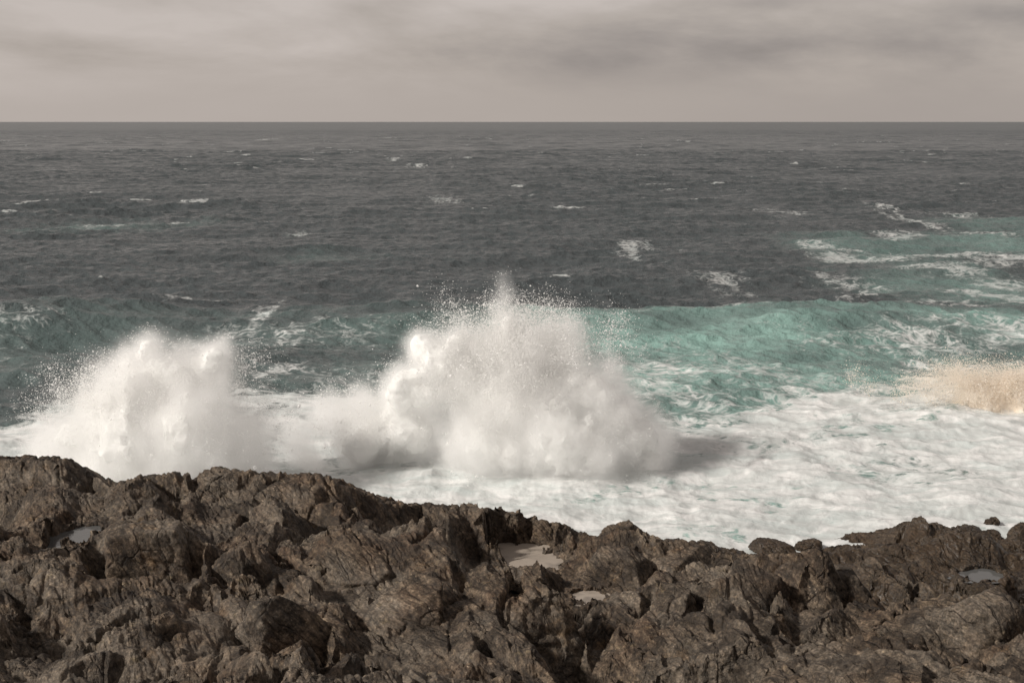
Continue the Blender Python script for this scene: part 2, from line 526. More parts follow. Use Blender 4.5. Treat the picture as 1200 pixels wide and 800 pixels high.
scatter(330, 0.50, 1.2, (-0.10, 0.24), steep=(0.9, 3.2), elx=1.3)


def box_blur(A, ry, rx):
    for ax, r in ((0, ry), (1, rx)):
        for _ in range(2):
            pad = [(0, 0), (0, 0)]; pad[ax] = (r + 1, r)
            c = np.cumsum(np.pad(A, pad, mode='edge').astype(np.float64), axis=ax)
            n = A.shape[ax]
            hi = np.take(c, np.arange(2 * r + 1, 2 * r + 1 + n), axis=ax); lo_ = np.take(c, np.arange(0, n), axis=ax)
            A = (hi - lo_) / (2 * r + 1)
    return A.astype(F32)


# keep to the broad shape of the shore
H = H - 0.9 * (box_blur(H, 80, 140) - MACRO) - 0.10
# the crag breaks off along a line that runs from the skyline down to the lower middle
GL = np.array([at(430, 588, 46.0)[:2], at(462, 612, 44.0)[:2], at(520, 662, 40.5)[:2], at(566, 715, 37.0)[:2], at(612, 765, 34.0)[:2], at(640, 810, 30)[:2]])
gx = np.interp(GY, GL[::-1, 1], GL[::-1, 0]) + 0.5 * fbm2(GX * 0.4, GY * 0.4, 3, 44)
dg_ = GX - gx
gw = sstep(46.5, 43.5, GY) * sstep(29, 33, GY)
H = H + gw * (0.45 * sstep(-2.6, -0.2, dg_) * sstep(0.5, -0.1, dg_) - 0.95 * sstep(-0.1, 0.9, dg_) * sstep(6.5, 2.5, dg_))
# broken ledges of the lower right half, and joints widened into clefts
for _ in range(110):
    y = 27 + 25 * rb.random(); x = rb.uniform(-0.05, 0.46) * y
    if not 0.8 < macro_at(x, y) < 5.0:
        continue
    s_ = 0.35 * (3.2 ** (rb.random() ** 1.4))
    stamp(x, y, height_at(x, y) + s_ * rb.uniform(0.10, 0.5), s_, rb.uniform(1.1, 2.2), YAW + rb.normal(0, 0.5), rb.uniform(0.15, 0.6), rb.normal(0.35, 0.6), rb, sides=int(rb.integers(4, 7)), steep=(1.3, 4.0))
for fs, fa, dp, wd, sd in ((0.07, 0.40, 0.80, 8.0, 46), (0.24, 0.13, 0.35, 10.0, 47)):
    cl_ = np.abs(perlin2(S_ * fs + 0.3 * perlin2(GX * 0.5, GY * 0.5, sd + 9), A_ * fa, sd))
    H = H - dp * np.clip(1 - cl_ * wd, 0, 1) ** 1.5 * (0.35 + 0.65 * sstep(-0.1, 0.4, perlin2(GX * 0.2, GY * 0.2, sd + 5)))
H = H.astype(F32)
# loose rubble in the hollows
rubble = sstep(0.05, 0.45, fbm2(GX * 0.3, GY * 0.3, 3, 41) + 0.6 * (box_blur(H, 20, 30) - H))
n0 = 0
for _ in range(2400):
    y = 23 + 32 * rb.random(); x = rb.uniform(-0.46, 0.46) * y
    r = int(gy_index(y)); c = int((x / y + 0.5) * (NT_ - 1))
    if abs(H[min(r + 7, NR_ - 1), c] - H[r - 7, c]) > 0.55 or abs(H[r, min(c + 9, NT_ - 1)] - H[r, c - 9]) > 0.55:
        continue
    if rb.random() > (0.10 + rubble[r, c]) * (1.0 if MACRO[r, c] < 5.2 else 0.35):
        continue
    s_ = 0.10 * (4.2 ** (rb.random() ** 1.7))
    stamp(x, y, height_at(x, y) + s_ * rb.uniform(0.0, 0.45), s_, rb.uniform(1.0, 2.2), YAW + rb.normal(0, 0.7), rb.uniform(0.05, 0.6), rb.normal(0.25, 1.0), rb, sides=int(rb.integers(4, 7)))

# the rim against the surf: bring its broad line to the measured heights
RIM = np.array([(-120, 530), (0, 535), (40, 533), (75, 534), (100, 546), (132, 563), (150, 560), (185, 555), (210, 553), (232, 557), (250, 547), (290, 549), (330, 554), (380, 554), (410, 565), (450, 582), (500, 589), (560, 590), (592, 596), (628, 600), (645, 605), (680, 620), (700, 630), (720, 616), (745, 615), (765, 624), (795, 629), (830, 634), (868, 642), (900, 650), (960, 643), (1000, 638), (1070, 635), (1110, 623), (1140, 618), (1165, 627), (1185, 643), (1320, 650)], float)
vs = np.interp(600 + tcol * 0.972 * FPX, RIM[:, 0], RIM[:, 1])
bs_ = (400 - vs) / FPX
slope_ = (-sp + bs_ * cp) / (cp + bs_ * sp)
rows = (yrow > 41) & (yrow < 57)
exc = (H[rows] - (CAM_H + yrow[rows][:, None] * slope_[None, :])).max(0)
exc = box_blur(np.repeat(exc[None, :], 3, 0), 0, 6)[1]
H = H - (exc[None, :] * (sstep(38, 43.5, GY) * sstep(66, 60, GY))).astype(F32)
# and close the notches in it
YR = np.interp(600 + tcol * 0.972 * FPX, [-120, 100, 150, 400, 465, 505, 640, 700, 730, 880, 1010, 1320], [50, 49.7, 47, 47, 48.5, 50.6, 51.2, 52, 53.2, 54, 54.6, 54.6])
flo = CAM_H + GY * slope_[None, :] - 0.16 + 0.16 * fbm2(GX * 0.9, GY * 0.9, 4, 50) - 0.95 * np.maximum(0, np.abs(GY - YR[None, :]) - 0.35)
H = np.maximum(H, flo).astype(F32)
# the reef stays out of the water
low = 0.75 + 0.35 * fbm2(GX * 0.6, GY * 0.6, 4, 49) + 0.05 * (55 - GY)
H = np.where((GX > -2) & (GY < 55), np.maximum(H, low), H).astype(F32)

# rock pools: hollows worn into the ground, water lies in them at the given level
POOLS = [  # u, v, Y, half width, half depth, yaw
    ('still', 84, 626, 41.0, 0.95, 1.2, 0.0),
    ('foamy', 612, 637, 49.3, 1.75, 1.15, -0.35),
    ('foamy', 692, 692, 43.3, 0.62, 0.6, 0.3),
    ('still', 868, 722, 40.6, 0.36, 0.6, 0.5),
    ('still', 1148, 660, 49.0, 0.8, 0.6, 0.2),
]
BOULDERS = [
    # u, v, Y, w, d, h, yaw, seed, tiltx, tilty, top_in, label
    (174, 654, 37.2, 2.35, 2.2, 2.5, 0.25, 3, 0.06, -0.05, 0.60, 'big upright block with flat pale top and striped face, right of the still grey pool'),
    (284, 664, 37.2, 1.35, 1.3, 1.5, -0.3, 105, 0.05, -0.1, 0.6, 'grey square block leaning in the crag, right of the big upright block'),
    (258, 564, 46.4, 1.6, 1.2, 0.6, 0.3, 6, 0.0, -0.1, 0.45, 'pale peaked boulder on the skyline of the left crag'),
    (345, 576, 45.8, 2.2, 1.5, 0.8, -0.3, 7, 0.0, 0.15, 0.45, 'rounded skyline boulder right of the pale peak, against white spray'),
    (478, 714, 34.6, 2.1, 2.0, 0.7, 0.75, 9, 0.30, -0.28, 0.8, 'slanting brown slab with open bedding lines above a deep shadow'),
    (425, 668, 38.0, 1.9, 1.7, 0.7, 0.7, 10, 0.28, -0.30, 0.8, 'striped slab behind and left of the slanting brown slab'),
    (320, 730, 32.2, 1.35, 1.5, 1.7, -0.35, 111, 0.12, -0.1, 0.55, 'tall cracked dark block nearest the bottom edge, left of the slanting brown slab'),
    (722, 664, 45.8, 1.9, 1.4, 1.0, -0.15, 13, 0.0, -0.1, 0.75, 'dark square rock with a lit top, right of the foamy beige pool'),
    (796, 660, 46.4, 2.3, 1.5, 0.8, 0.45, 14, 0.18, -0.25, 0.6, 'long tilted tan boulder with a shadowed overhang, below the notch in the skyline'),
    (886, 698, 42.4, 2.1, 1.7, 1.5, -0.4, 115, 0.20, 0.22, 0.55, 'largest pale slanting block, right of the dark wedge of pool'),
    (846, 695, 42.8, 1.1, 1.2, 1.2, 0.5, 16, 0.0, 0.3, 0.45, 'pointed leaning block, left of the dark wedge of pool'),
    (863, 666, 46.4, 1.1, 1.0, 0.6, 0.3, 17, 0.2, -0.2, 0.65, 'small pale tilted block behind the pointed leaning block'),
    (1150, 738, 37.0, 2.5, 2.0, 1.8, 0.25, 119, 0.12, -0.08, 0.5, 'massive brown boulder with cracks at the lower right corner'),
    (730, 628, 53.2, 1.6, 1.2, 0.9, 0.1, 23, 0.0, -0.1, 0.4, 'dark dome rock on the skyline right of the notch, against the foam'),
    (632, 620, 51.3, 0.8, 0.8, 0.95, 0.3, 24, 0.0, 0.1, 0.35, 'pointed tooth of rock on the dark ridge above the foamy beige pool'),
]
# the ground falls away in front of each block, so that it stands clear
for (u, v, Y, w_, d_, h_, yaw, *_r) in BOULDERS:
    x, y, z = at(u, v, Y)
    f = y - GY
    m = sstep(-0.2 * d_, 0.3 * d_, f) * sstep(d_ * 0.5 + 2.0, d_ * 0.5 + 0.4, f) * sstep(w_ * 0.75, w_ * 0.5, np.abs(GX - x * GY / y))
    cap = z - 0.30 * h_ - 0.16 * np.maximum(0, f - d_ * 0.5) + 0.10 * perlin2(GX * 1.7, GY * 1.7, 45)
    H = H * (1 - m) + np.minimum(H, cap) * m

# no face steeper than the sheet can carry
def limit_slope(A, sy, sx):
    dyr_ = np.diff(yrow)
    for i in range(1, NR_):
        A[i] = np.minimum(A[i], A[i - 1] + sy * dyr_[i - 1])
    for i in range(NR_ - 2, -1, -1):
        A[i] = np.minimum(A[i], A[i + 1] + sy * dyr_[i])
    dxr = (yrow * (tcol[1] - tcol[0])).astype(F32)
    for j in range(1, NT_):
        A[:, j] = np.minimum(A[:, j], A[:, j - 1] + sx * dxr)
    for j in range(NT_ - 2, -1, -1):
        A[:, j] = np.minimum(A[:, j], A[:, j + 1] + sx * dxr)
    return A


H = limit_slope(np.ascontiguousarray(H, F32), 2.5, 2.4)

pool_info = []
for kind, u, v, Y, ra, rd, yaw in POOLS:
    x, y, z = at(u, v, Y)
    dx, dy = GX - x, GY - y
    a = (dx * math.cos(yaw) + dy * math.sin(yaw)) / ra
    b = (-dx * math.sin(yaw) + dy * math.cos(yaw)) / rd
    q0 = np.sqrt(a * a + b * b)
    q = q0 + 0.50 * fbm2(GX * 0.9, GY * 0.7, 4, 31) * sstep(2.2, 1.2, q0)
    ringm = (q > 1.0) & (q < 1.35)
    z = float(np.clip(np.percentile(H[ringm], 25), z - (0.1 if u < 100 else 0.15 if 680 < u < 900 else 0.40), z + 0.25))
    # no tall rock between the eye and the water
    near = sstep(0.0, 0.5, (y - GY) - rd * 0.5) * sstep(4.5, 1.5, (y - GY)) * sstep(1.4, 0.9, np.abs(dx) / (ra + 0.1))
    cap = z + 0.14 - 0.20 * np.maximum(0, (y - rd) - GY)
    H = H * (1 - near) + np.minimum(H, cap) * near
    ring = sstep(0.90, 1.0, q) * sstep(1.9, 1.5, q)
    H = np.maximum(H, np.where(ring > 0.02, z - 0.30 + 0.36 * ring + 0.10 * fbm2(GX * 2.2, GY * 2.2, 3, 33), -99))
    w = sstep(1.02, 0.80, q)
    H = H * (1 - w) + np.minimum(H, z - 0.25) * w
    H = H.astype(F32)
    pool_info.append((kind, x, y, z, ra, rd, yaw))

# fine cragginess
crag = 0.35 + 0.9 * sstep(-0.2, 0.5, fbm2(GX * 0.35, GY * 0.35, 3, 43))
H = H + 0.018 * crag * fbm2(S_ * 1.6, A_ * 5.5, 4, 14, 0.55, ridged=True)
H = H.astype(F32)

# spread each column's rows along its profile, so that steep faces get vertices too
Zc = H
dz = np.diff(Zc, axis=0); dyy = np.diff(GY, axis=0)
ds = np.sqrt(dyy ** 2 * 0.5 + (1.3 * dz) ** 2)
ds = box_blur(ds, 3, 14)   # neighbouring columns keep in step
arc = np.concatenate([np.zeros((1, NT_)), np.cumsum(ds, 0)], 0)
arc /= arc[-1:]
NR2 = 980
tt = np.linspace(0, 1, NR2)
Y2 = np.empty((NR2, NT_), F32); Z2 = np.empty((NR2, NT_), F32)
for j in range(NT_):
    Y2[:, j] = np.interp(tt, arc[:, j], yrow)
    Z2[:, j] = np.interp(Y2[:, j], yrow, H[:, j])
X2 = Y2 * tcol[None, :].astype(F32)
V = np.stack([X2, Y2, Z2], -1)
du = np.gradient(V, axis=1); dv = np.gradient(V, axis=0)
N = np.cross(du, dv); N /= np.linalg.norm(N, axis=-1, keepdims=True) + 1e-9
d3 = 0.03 * fbm3(V[..., 0] * 1.1, V[..., 1] * 0.8, V[..., 2] * 1.3, 4, 3, 0.5)
ck = np.abs(perlin3(V[..., 0] * 1.3 + 0.4 * d3, V[..., 1] * 0.5, V[..., 2] * 0.7, 18))
d3 -= 0.07 * np.clip(1 - ck * 9, 0, 1)
ck = np.abs(perlin3(V[..., 0] * 0.7, V[..., 1] * 1.0, V[..., 2] * 2.2, 19))
d3 -= 0.06 * np.clip(1 - ck * 10, 0, 1)
d3 += 0.016 * fbm3(V[..., 0] * 6, V[..., 1] * 3.5, V[..., 2] * 7, 3, 8, 0.6)
def bedding(X, Y, Z):
    """frame of the bedding: across the layers, along the strike, down the dip"""
    a = X * ACROSS[0] + Y * ACROSS[1]; b = X * STRIKE[0] + Y * STRIKE[1]
    c, s_ = math.cos(0.55), math.sin(0.55)
    return a * c + Z * s_, b, -a * s_ + Z * c


qa, qb, qc = bedding(V[..., 0], V[..., 1], V[..., 2])
qa = qa + 0.12 * perlin3(qa * 0.8, qb * 0.5, qc * 0.8, 61)
bedm = 0.25 + sstep(-0.35, 0.3, perlin3(qa * 0.35, qb * 0.3, qc * 0.35, 62))
d3 += bedm * (0.050 * (perlin3(qa * 2.6, qb * 0.22, qc * 0.35, 63)) - 0.050 * np.clip(1 - 6 * np.abs(perlin3(qa * 3.6, qb * 0.25, qc * 0.4, 64)), 0, 1)
              - 0.022 * np.clip(1 - 5 * np.abs(perlin3(qa * 8.5, qb * 0.6, qc * 0.9, 65)), 0, 1))
steepf = sstep(0.75, 0.35, np.abs(N[..., 2]))
d3 += steepf * (0.04 * fbm3(V[..., 0] * 1.7, V[..., 1] * 1.7, V[..., 2] * 2.6, 3, 51, 0.55) - 0.05 * np.clip(1 - 8 * np.abs(perlin3(V[..., 0] * 0.8, V[..., 1] * 0.8, V[..., 2] * 3.0 + 0.8 * V[..., 0], 52)), 0, 1))
V = V + N * d3[..., None]
me = mesh_from('rocky_shore', V.reshape(-1, 3), grid_faces(NR2, NT_))
shore = link('rocky_shore', me, M_ROCK)
tag(shore, 'dark brown jagged bedrock shore in front of the surf', kind='structure')

# pools of water
m_pool_still = pool_material('pool_water', (0.10, 0.10, 0.098), 0.06)
m_pool_foam = pool_material('scummy_pool_water', (0.07, 0.06, 0.05), 0.12, 0.75)
POOL_LABELS = [
    'still grey rock pool beside the big upright block in the left crag',
    'largest rock pool, beige with foam, under the dark toothed ridge',
    'small foamy pool in the gully in front of the dark square rock',
    'small dark wedge of pool water between the pale slanting blocks',
    'thin grey pool on the black seaweed reef above the big brown boulder',
]
for (kind, x, y, z, ra, rd, yaw), lab in zip(pool_info, POOL_LABELS):
    n, rings = 72, 10
    th = np.linspace(0, 2 * np.pi, n, endpoint=False)
    vs = [(0, 0, 0)]
    for r in range(1, rings + 1):
        rr = 1.45 * r / rings * (1 + 0.06 * np.sin(3 * th + x) + 0.04 * np.sin(7 * th + y))
        a = rr * np.cos(th) * ra; b = rr * np.sin(th) * rd
        vs += list(zip(a * math.cos(yaw) - b * math.sin(yaw), a * math.sin(yaw) + b * math.cos(yaw), np.zeros(n)))
    fcs = []
    for k in range(n):
        fcs.append((0, 1 + k, 1 + (k + 1) % n, 1 + (k + 1) % n))
    bm = bmesh.new()
    bv = [bm.verts.new(p) for p in vs]
    for k in range(n):
        bm.faces.new((bv[0], bv[1 + k], bv[1 + (k + 1) % n]))
    for r in range(rings - 1):
        o0, o1 = 1 + r * n, 1 + (r + 1) * n
        for k in range(n):
            bm.faces.new((bv[o0 + k], bv[o1 + k], bv[o1 + (k + 1) % n], bv[o0 + (k + 1) % n]))
    pm = bpy.data.meshes.new('rock_pool'); bm.to_mesh(pm); bm.free()
    o = link('rock_pool', pm, m_pool_still if kind == 'still' else m_pool_foam)
    o.location = (x, y, z - 0.05)
    tag(o, lab, 'rock pool', 'rock pools left among the rocks')

# ------------------------------------------------------------------ boulders
bm = bmesh.new()
bmesh.ops.create_icosphere(bm, subdivisions=6, radius=1.0)
ICO_V = np.array([v.co[:] for v in bm.verts], F32)
ICO_V /= np.linalg.norm(ICO_V, axis=1, keepdims=True)
bm.faces.ensure_lookup_table()
ICO_F = np.array([[v.index for v in f.verts] for f in bm.faces], np.int32)
bm.free()


def boulder(name, u, v, Y, w, d, h, yaw, seed, label, cat, tiltx=0.0, tilty=0.0, top_in=0.75, chip=9, sharp=34.0, group=None, mat=None, sink=0.0, rough=0.014):
    """an angular block: width w, depth d, height h (metres); (u, v) is where its middle shows"""
    rng = np.random.default_rng(seed)
    x, y, z = at(u, v, Y)
    pl = []
    for n, hh in (((1, 0, 0), w / 2), ((-1, 0, 0), w / 2), ((0, 1, 0), d / 2), ((0, -1, 0), d / 2), ((0, 0, 1), h / 2), ((0, 0, -1), h / 2 + 0.3)):
        nv = np.array(n, float) + rng.normal(0, 0.14, 3)
        if n[2] == 0:
            nv[2] += (1 - top_in) * 0.9        # sides lean in
        pl.append((nv / np.linalg.norm(nv), hh * rng.uniform(0.93, 1.05)))
    for _ in range(chip):
        nv = rng.normal(0, 1, 3); nv[2] = abs(nv[2]) * 0.9
        nv /= np.linalg.norm(nv)
        sup = np.sqrt((nv[0] * w / 2) ** 2 + (nv[1] * d / 2) ** 2 + (nv[2] * h / 2) ** 2)
        pl.append((nv, sup * rng.uniform(0.80, 1.08)))
    D = ICO_V
    acc = np.zeros(len(D))
    for n, hh in pl:
        acc += np.clip(D @ n / hh, 0, None) ** sharp
    Pn = D * (acc ** (-1 / sharp))[:, None]
    m_ = min(w, h)
    nz = 0.03 * m_ * fbm3(Pn[:, 0] * 1.3 + seed, Pn[:, 1] * 1.3, Pn[:, 2] * 1.3, 4, seed % 17, 0.5)
    # bedding: open joints across the block
    g, gb, gc = bedding(Pn[:, 0], Pn[:, 1], Pn[:, 2])
    g = g + 0.15 * perlin3(g * 0.9, gb * 0.6, gc * 0.9 + seed, 4)
    nz += 0.03 * perlin3(g * 2.8, gb * 0.3, gc * 0.4 + seed, 8)
    nz -= 0.045 * np.clip(1 - 6 * np.abs(perlin3(g * 3.2, gb * 0.3, gc * 0.4 + seed, 5)), 0, 1)
    nz -= 0.020 * np.clip(1 - 5 * np.abs(perlin3(g * 8.0, gb * 0.7, gc * 0.9 + seed, 3)), 0, 1)
    ck = np.abs(perlin3(Pn[:, 0] * 0.9 + seed, Pn[:, 1] * 0.9, Pn[:, 2] * 0.9, 6))
    nz -= 0.05 * np.clip(1 - ck * 14, 0, 1)
    nz += rough * fbm3(g * 7, Pn[:, 1] * 3, Pn[:, 2] * 4, 4, 7, 0.6, ridged=True)
    Pn = Pn + D * nz[:, None]
    me = mesh_from(name, Pn, ICO_F)
    o = link(name, me, mat or M_BOULDER)
    o.location = (x, y, z - sink - (0.10 if u < 700 else -0.05) * h)
    o.rotation_euler = (tiltx, tilty, yaw)
    tag(o, label, cat, group)
    return o


for (u, v, Y, w, d, h, yaw, seed, tx, ty, ti, lab) in BOULDERS:
    boulder('boulder', u, v, Y, w, d, h, yaw, seed, lab, 'boulder', tx, ty, ti)
REEF = [
    (905, 637, 58.0, 1.5, 0.9, 0.20, 0.1, 31, 'low black rock awash in foam behind the middle of the reef'),
    (950, 635, 59.0, 1.0, 0.7, 0.16, 0.3, 32, 'tiny black rock awash right of the low black rock in the foam'),
    (1163, 608, 62.5, 0.6, 0.45, 0.16, 0.0, 33, 'small dark rock alone in the foam above the seaward reef point'),
    (1198, 618, 60.5, 1.1, 0.7, 0.36, 0.4, 34, 'dark rock in the foam at the right edge of the view'),
    (1182, 640, 56.5, 1.6, 0.9, 0.5, -0.3, 35, 'dark wet rock on the reef point with foam around it'),
]
for (u, v, Y, w, d, h, yaw, seed, lab) in REEF:
    boulder('reef_rock', u, v, Y, w, d, h, yaw, seed, lab, 'rock', 0, 0, 0.65, group='rocks awash off the reef', mat=M_ROCK, sink=0.06, rough=0.045)

# ------------------------------------------------------------------ sea
NCs = 1050
tc_ = np.linspace(-0.46, 0.46, NCs - 60)
tcs = np.concatenate([-0.46 - np.linspace(1.4, 0.02, 30) ** 1.5, tc_, 0.46 + np.linspace(0.02, 1.4, 30) ** 1.5])
ys = [44.0]
while ys[-1] < 60000:
    y = ys[-1]
    dy = 0.16 if y < 62 else max(0.2, min(0.0024 * y, 0.0012 * y + 0.08))
    if y > 900: dy = 0.003 * y
    if y > 3000: dy = 0.015 * y
    ys.append(y + dy)
ys = np.array(ys)
NRs = len(ys)
SX = (ys[:, None] * tcs[None, :]).astype(F32).ravel()
SY = np.repeat(ys[:, None], NCs, 1).astype(F32).ravel()
dyr = np.gradient(ys)
DR = np.repeat(dyr[:, None], NCs, 1).astype(F32).ravel()
print('sea verts', NRs, NCs, NRs * NCs)

rw = np.random.default_rng(5)
OX = np.zeros_like(SX); OY = np.zeros_like(SX); OZ = np.zeros_like(SX)
NW = 84
lam = 48 * (0.9 / 48) ** ((np.arange(NW) + rw.random(NW)) / NW)
lampatch = [0.75 + 0.5 * perlin2(SX / 70 + k * 9, SY / 110, 60 + k) for k in range(3)]
for i, L in enumerate(lam):
    k = 2 * np.pi / L
    th = -np.pi / 2 + 0.30 + rw.normal(0, 0.42 if L > 12 else 0.75)
    amp = 0.0095 * L ** 0.80 * rw.uniform(0.6, 1.3) if L > 6 else 0.0155 * L ** 0.85 * rw.uniform(0.6, 1.3)
    wgt = np.clip((L / DR - 1.4) / 2.0, 0, 1).astype(F32)
    m_ = wgt > 0
    if not m_.any():
        continue
    ph = (k * (SX * math.cos(th) + SY * math.sin(th)) + rw.uniform(0, 6.28)).astype(F32)
    a = amp * wgt * lampatch[i % 3]
    OZ += a * np.sin(ph)
    cph = np.cos(ph) * a * 0.85
    OX += cph * math.cos(th); OY += cph * math.sin(th)

# the swell that stands up before it breaks: crest line in plan, steep on the shoreward side
cl = 127 + 3.0 * perlin2(SX / 26, SX * 0 + 3.3, 71) + 1.2 * perlin2(SX / 7, SX * 0 + 1.3, 72) + 0.02 * SX
q = SY - cl
prof = np.where(q < 0, np.exp(-(q / 4.2) ** 2), np.exp(-(q / 13.0) ** 2))
along = 0.75 + 0.45 * perlin2(SX / 30, SX * 0 + 8.1, 73)
along *= sstep(38, 22, SX) * 0.55 + 0.45
OZ += 1.55 * prof * along
cl2 = on_sea(1060, 290)[1] + 4 * perlin2(SX / 30, SX * 0 + 5.5, 75)
q2 = SY - cl2
OZ += 1.0 * np.where(q2 < 0, np.exp(-(q2 / 4) ** 2), np.exp(-(q2 / 12) ** 2)) * sstep(36, 48, SX)
cl3 = 100 + 3 * perlin2(SX / 20, SX * 0 + 2.5, 76)
q3 = SY - cl3
OZ += 0.8 * np.where(q3 < 0, np.exp(-(q3 / 3.2) ** 2), np.exp(-(q3 / 8) ** 2)) * (0.6 + 0.6 * perlin2(SX / 15, SX * 0 + 4.5, 77))

# whitewater cover
ub = np.array([-300, -100, 0, 60, 300, 450, 650, 790, 850, 900, 960, 1050, 1200, 1400])
vb = np.array([520, 515, 505, 480, 462, 458, 468, 502, 494, 480, 468, 458, 450, 446])
bx_, by_ = np.array([on_sea(u, v) for u, v in zip(ub, vb)]).T
o_ = np.argsort(bx_ / by_)
YB = np.interp(SX / SY, (bx_ / by_)[o_], by_[o_]).astype(F32)
n_b = fbm2(SX / 9, SY / 9, 4, 81, 0.6)
foam = 0.10 + 0.95 * sstep(7, -6, (SY - YB) + 4.5 * n_b)
foam = np.minimum(foam, 1.02 + 0 * foam) - (0.37 * sstep(0.02, 0.75, fbm2(SX / 8 + 0.5 * n_b, SY / 4.5 + 0.6 * n_b, 5, 84, 0.6)) + 0.10) * (foam > 0.6)
# lace in the teal belt
belt = sstep(130, 122, SY) * sstep(-25, 10, SX + 12)
beltL = sstep(130, 122, SY) * sstep(12, -8, SX)
nl = fbm2(SX / 13, SY / 16, 4, 82, 0.55)
foam = np.maximum(foam, belt * (0.24 + 0.20 * nl + 0.13 * sstep(110, 92, SY)))
foam = np.maximum(foam, beltL * (0.20 + 0.22 * nl))
PATCH = [  # photo position, half sizes (px), cover
    (745, 292, 38, 14, 0.62), (850, 330, 40, 14, 0.50), (1085, 262, 18, 17, 0.68), (1035, 243, 20, 7, 0.62), (915, 248, 48, 6, 0.46),
    (1010, 300, 75, 9, 0.72), (960, 290, 28, 7, 0.60), (1180, 308, 52, 11, 0.82), (1150, 278, 60, 7, 0.48), (1150, 345, 42, 12, 0.80), (1200, 355, 50, 22, 0.72), (1110, 318, 90, 7, 0.62), (1060, 278, 60, 5, 0.55), (1180, 330, 70, 9, 0.62), (1120, 298, 110, 6, 0.60), (1100, 362, 100, 8, 0.55), (1170, 385, 90, 12, 0.55),
    (1120, 252, 45, 5, 0.46), (1000, 330, 60, 9, 0.44), (560, 350, 16, 4, 0.62), (325, 440, 45, 14, 0.50), (310, 375, 18, 26, 0.5), (308, 164, 9, 1.2, 0.75), (490, 194, 14, 2.4, 0.78), (210, 262, 22, 3, 0.66),
    (210, 235, 9, 2, 0.70), (1075, 190, 10, 2, 0.6), (120, 265, 40, 3, 0.5), (460, 188, 9, 2, 0.66), (800, 166, 8, 1.5, 0.6), (520, 235, 30, 4, 0.40), (350, 272, 25, 3, 0.5), (840, 372, 120, 5, 0.45),
    (1120, 430, 90, 16, 0.62), (1050, 470, 90, 10, 0.7), (60, 520, 60, 14, 0.6),
]
for u, v, ru, rv, cv in PATCH:
    x0, y0 = on_sea(u, v)
    rx = ru / FPX * y0
    y1 = on_sea(u, v - rv)[1]; y2 = on_sea(u, v + rv)[1]
    ry = (y1 - y2) / 2
    q = np.sqrt(((SX - x0) / rx) ** 2 + ((SY - y0) / ry) ** 2) + 0.5 * fbm2(SX / (rx * 0.6), SY / (ry * 0.6), 3, 85)
    foam = np.maximum(foam, (0.26 + 0.42 * cv) * sstep(1.6, 0.0, q))
# whitecaps on the steepest crests of the open sea
sel = (SY > 160) & (SY < 500)
sig = float(np.std(OZ[sel]))
print('wave sigma', sig)
cap = sstep(1.35 * sig, 2.3 * sig, OZ + 0.5 * sig * fbm2(SX / 3.5, SY / 3.5, 2, 86)) * sstep(128, 140, SY)
cap *= sstep(0.12, 0.45, fbm2(SX / 9, SY / 34, 3, 87))
foam = np.maximum(foam, cap * 0.54)
foam -= sstep(128, 136, SY) * 0.10 * np.clip(perlin2(SX / 1.1, SY / 3.0, 95) + perlin2(SX / 0.45, SY / 1.6, 96), -0.3, 1)
foam = np.clip(foam, 0.0, 1.05) * sstep(2600, 1500, SY)

teal = np.zeros_like(SX)
teal = np.maximum(teal, sstep(1.5, -3.0, SY - cl) * (0.35 + 0.75 * sstep(-18, 6, SX) * sstep(40, 20, SX) + 0.25 * sstep(30, 45, SX)))
teal *= 0.75 + 0.55 * fbm2(SX / 18, SY / 14, 4, 88)
band = sstep(134, 127, SY) * sstep(108, 118, SY)
teal = np.maximum(teal, band * (0.55 + 0.5 * fbm2(SX / 16, SY / 8, 3, 90)) * (0.36 + 0.64 * sstep(-14, 6, SX)))
teal *= 0.5 + 0.5 * sstep(-10, 4, SX)
for u, v, ru, rv, cv in [(1030, 292, 90, 16, 0.55), (1170, 290, 80, 16, 0.7), (1150, 340, 120, 30, 0.75), (1170, 262, 70, 9, 0.45), (110, 266, 80, 7, 0.30), (230, 262, 30, 5, 0.2), (380, 300, 60, 6, 0.15)]:
    x0, y0 = on_sea(u, v)
    rx = ru / FPX * y0
    ry = (on_sea(u, v - rv)[1] - on_sea(u, v + rv)[1]) / 2
    q = np.sqrt(((SX - x0) / rx) ** 2 + ((SY - y0) / ry) ** 2) + 0.4 * fbm2(SX / (rx * 0.6), SY / (ry * 0.6), 3, 89)
    teal = np.maximum(teal, 0.7 * cv * sstep(1.6, 0.0, q))
teal = np.clip(teal, 0, 1)
# frothy relief where it is white
fr = np.maximum(sstep(0.55, 0.95, foam), sstep(7, -6, (SY - YB) + 4.5 * n_b)) * sstep(135, 110, SY)
OZ = OZ * (1 - 0.55 * fr)
OZ += fr * (0.07 * fbm2(SX / 2.6, SY / 3.4, 5, 91, 0.58, ridged=True) + 0.20 * fbm2(SX / 6, SY / 9, 3, 92))
# calm the swell at the rocks
calm = sstep(50, 66, SY)
OZ *= 0.35 + 0.65 * calm
x0, y0 = on_sea(1150, 455)
tan = sstep(1.4, 0.2, np.sqrt(((SX - x0 - 2) / 9) ** 2 + ((SY - y0) / 10) ** 2) + 0.3 * n_b) * 0.6
SZ = OZ
sm = mesh_from('sea_water', np.stack([SX + OX, SY + OY, SZ], 1), grid_faces(NRs, NCs))
attr(sm, 'foam', foam); attr(sm, 'teal', teal); attr(sm, 'tan', tan); attr(sm, 'thick', 1 - 0.38 * sstep(126, 138, SY)); attr(sm, 'far', sstep(250, 2600, SY))
sea = link('sea_water', sm, M_SEA)
tag(sea, 'dark rough sea turning teal and white toward the rocks', kind='structure')


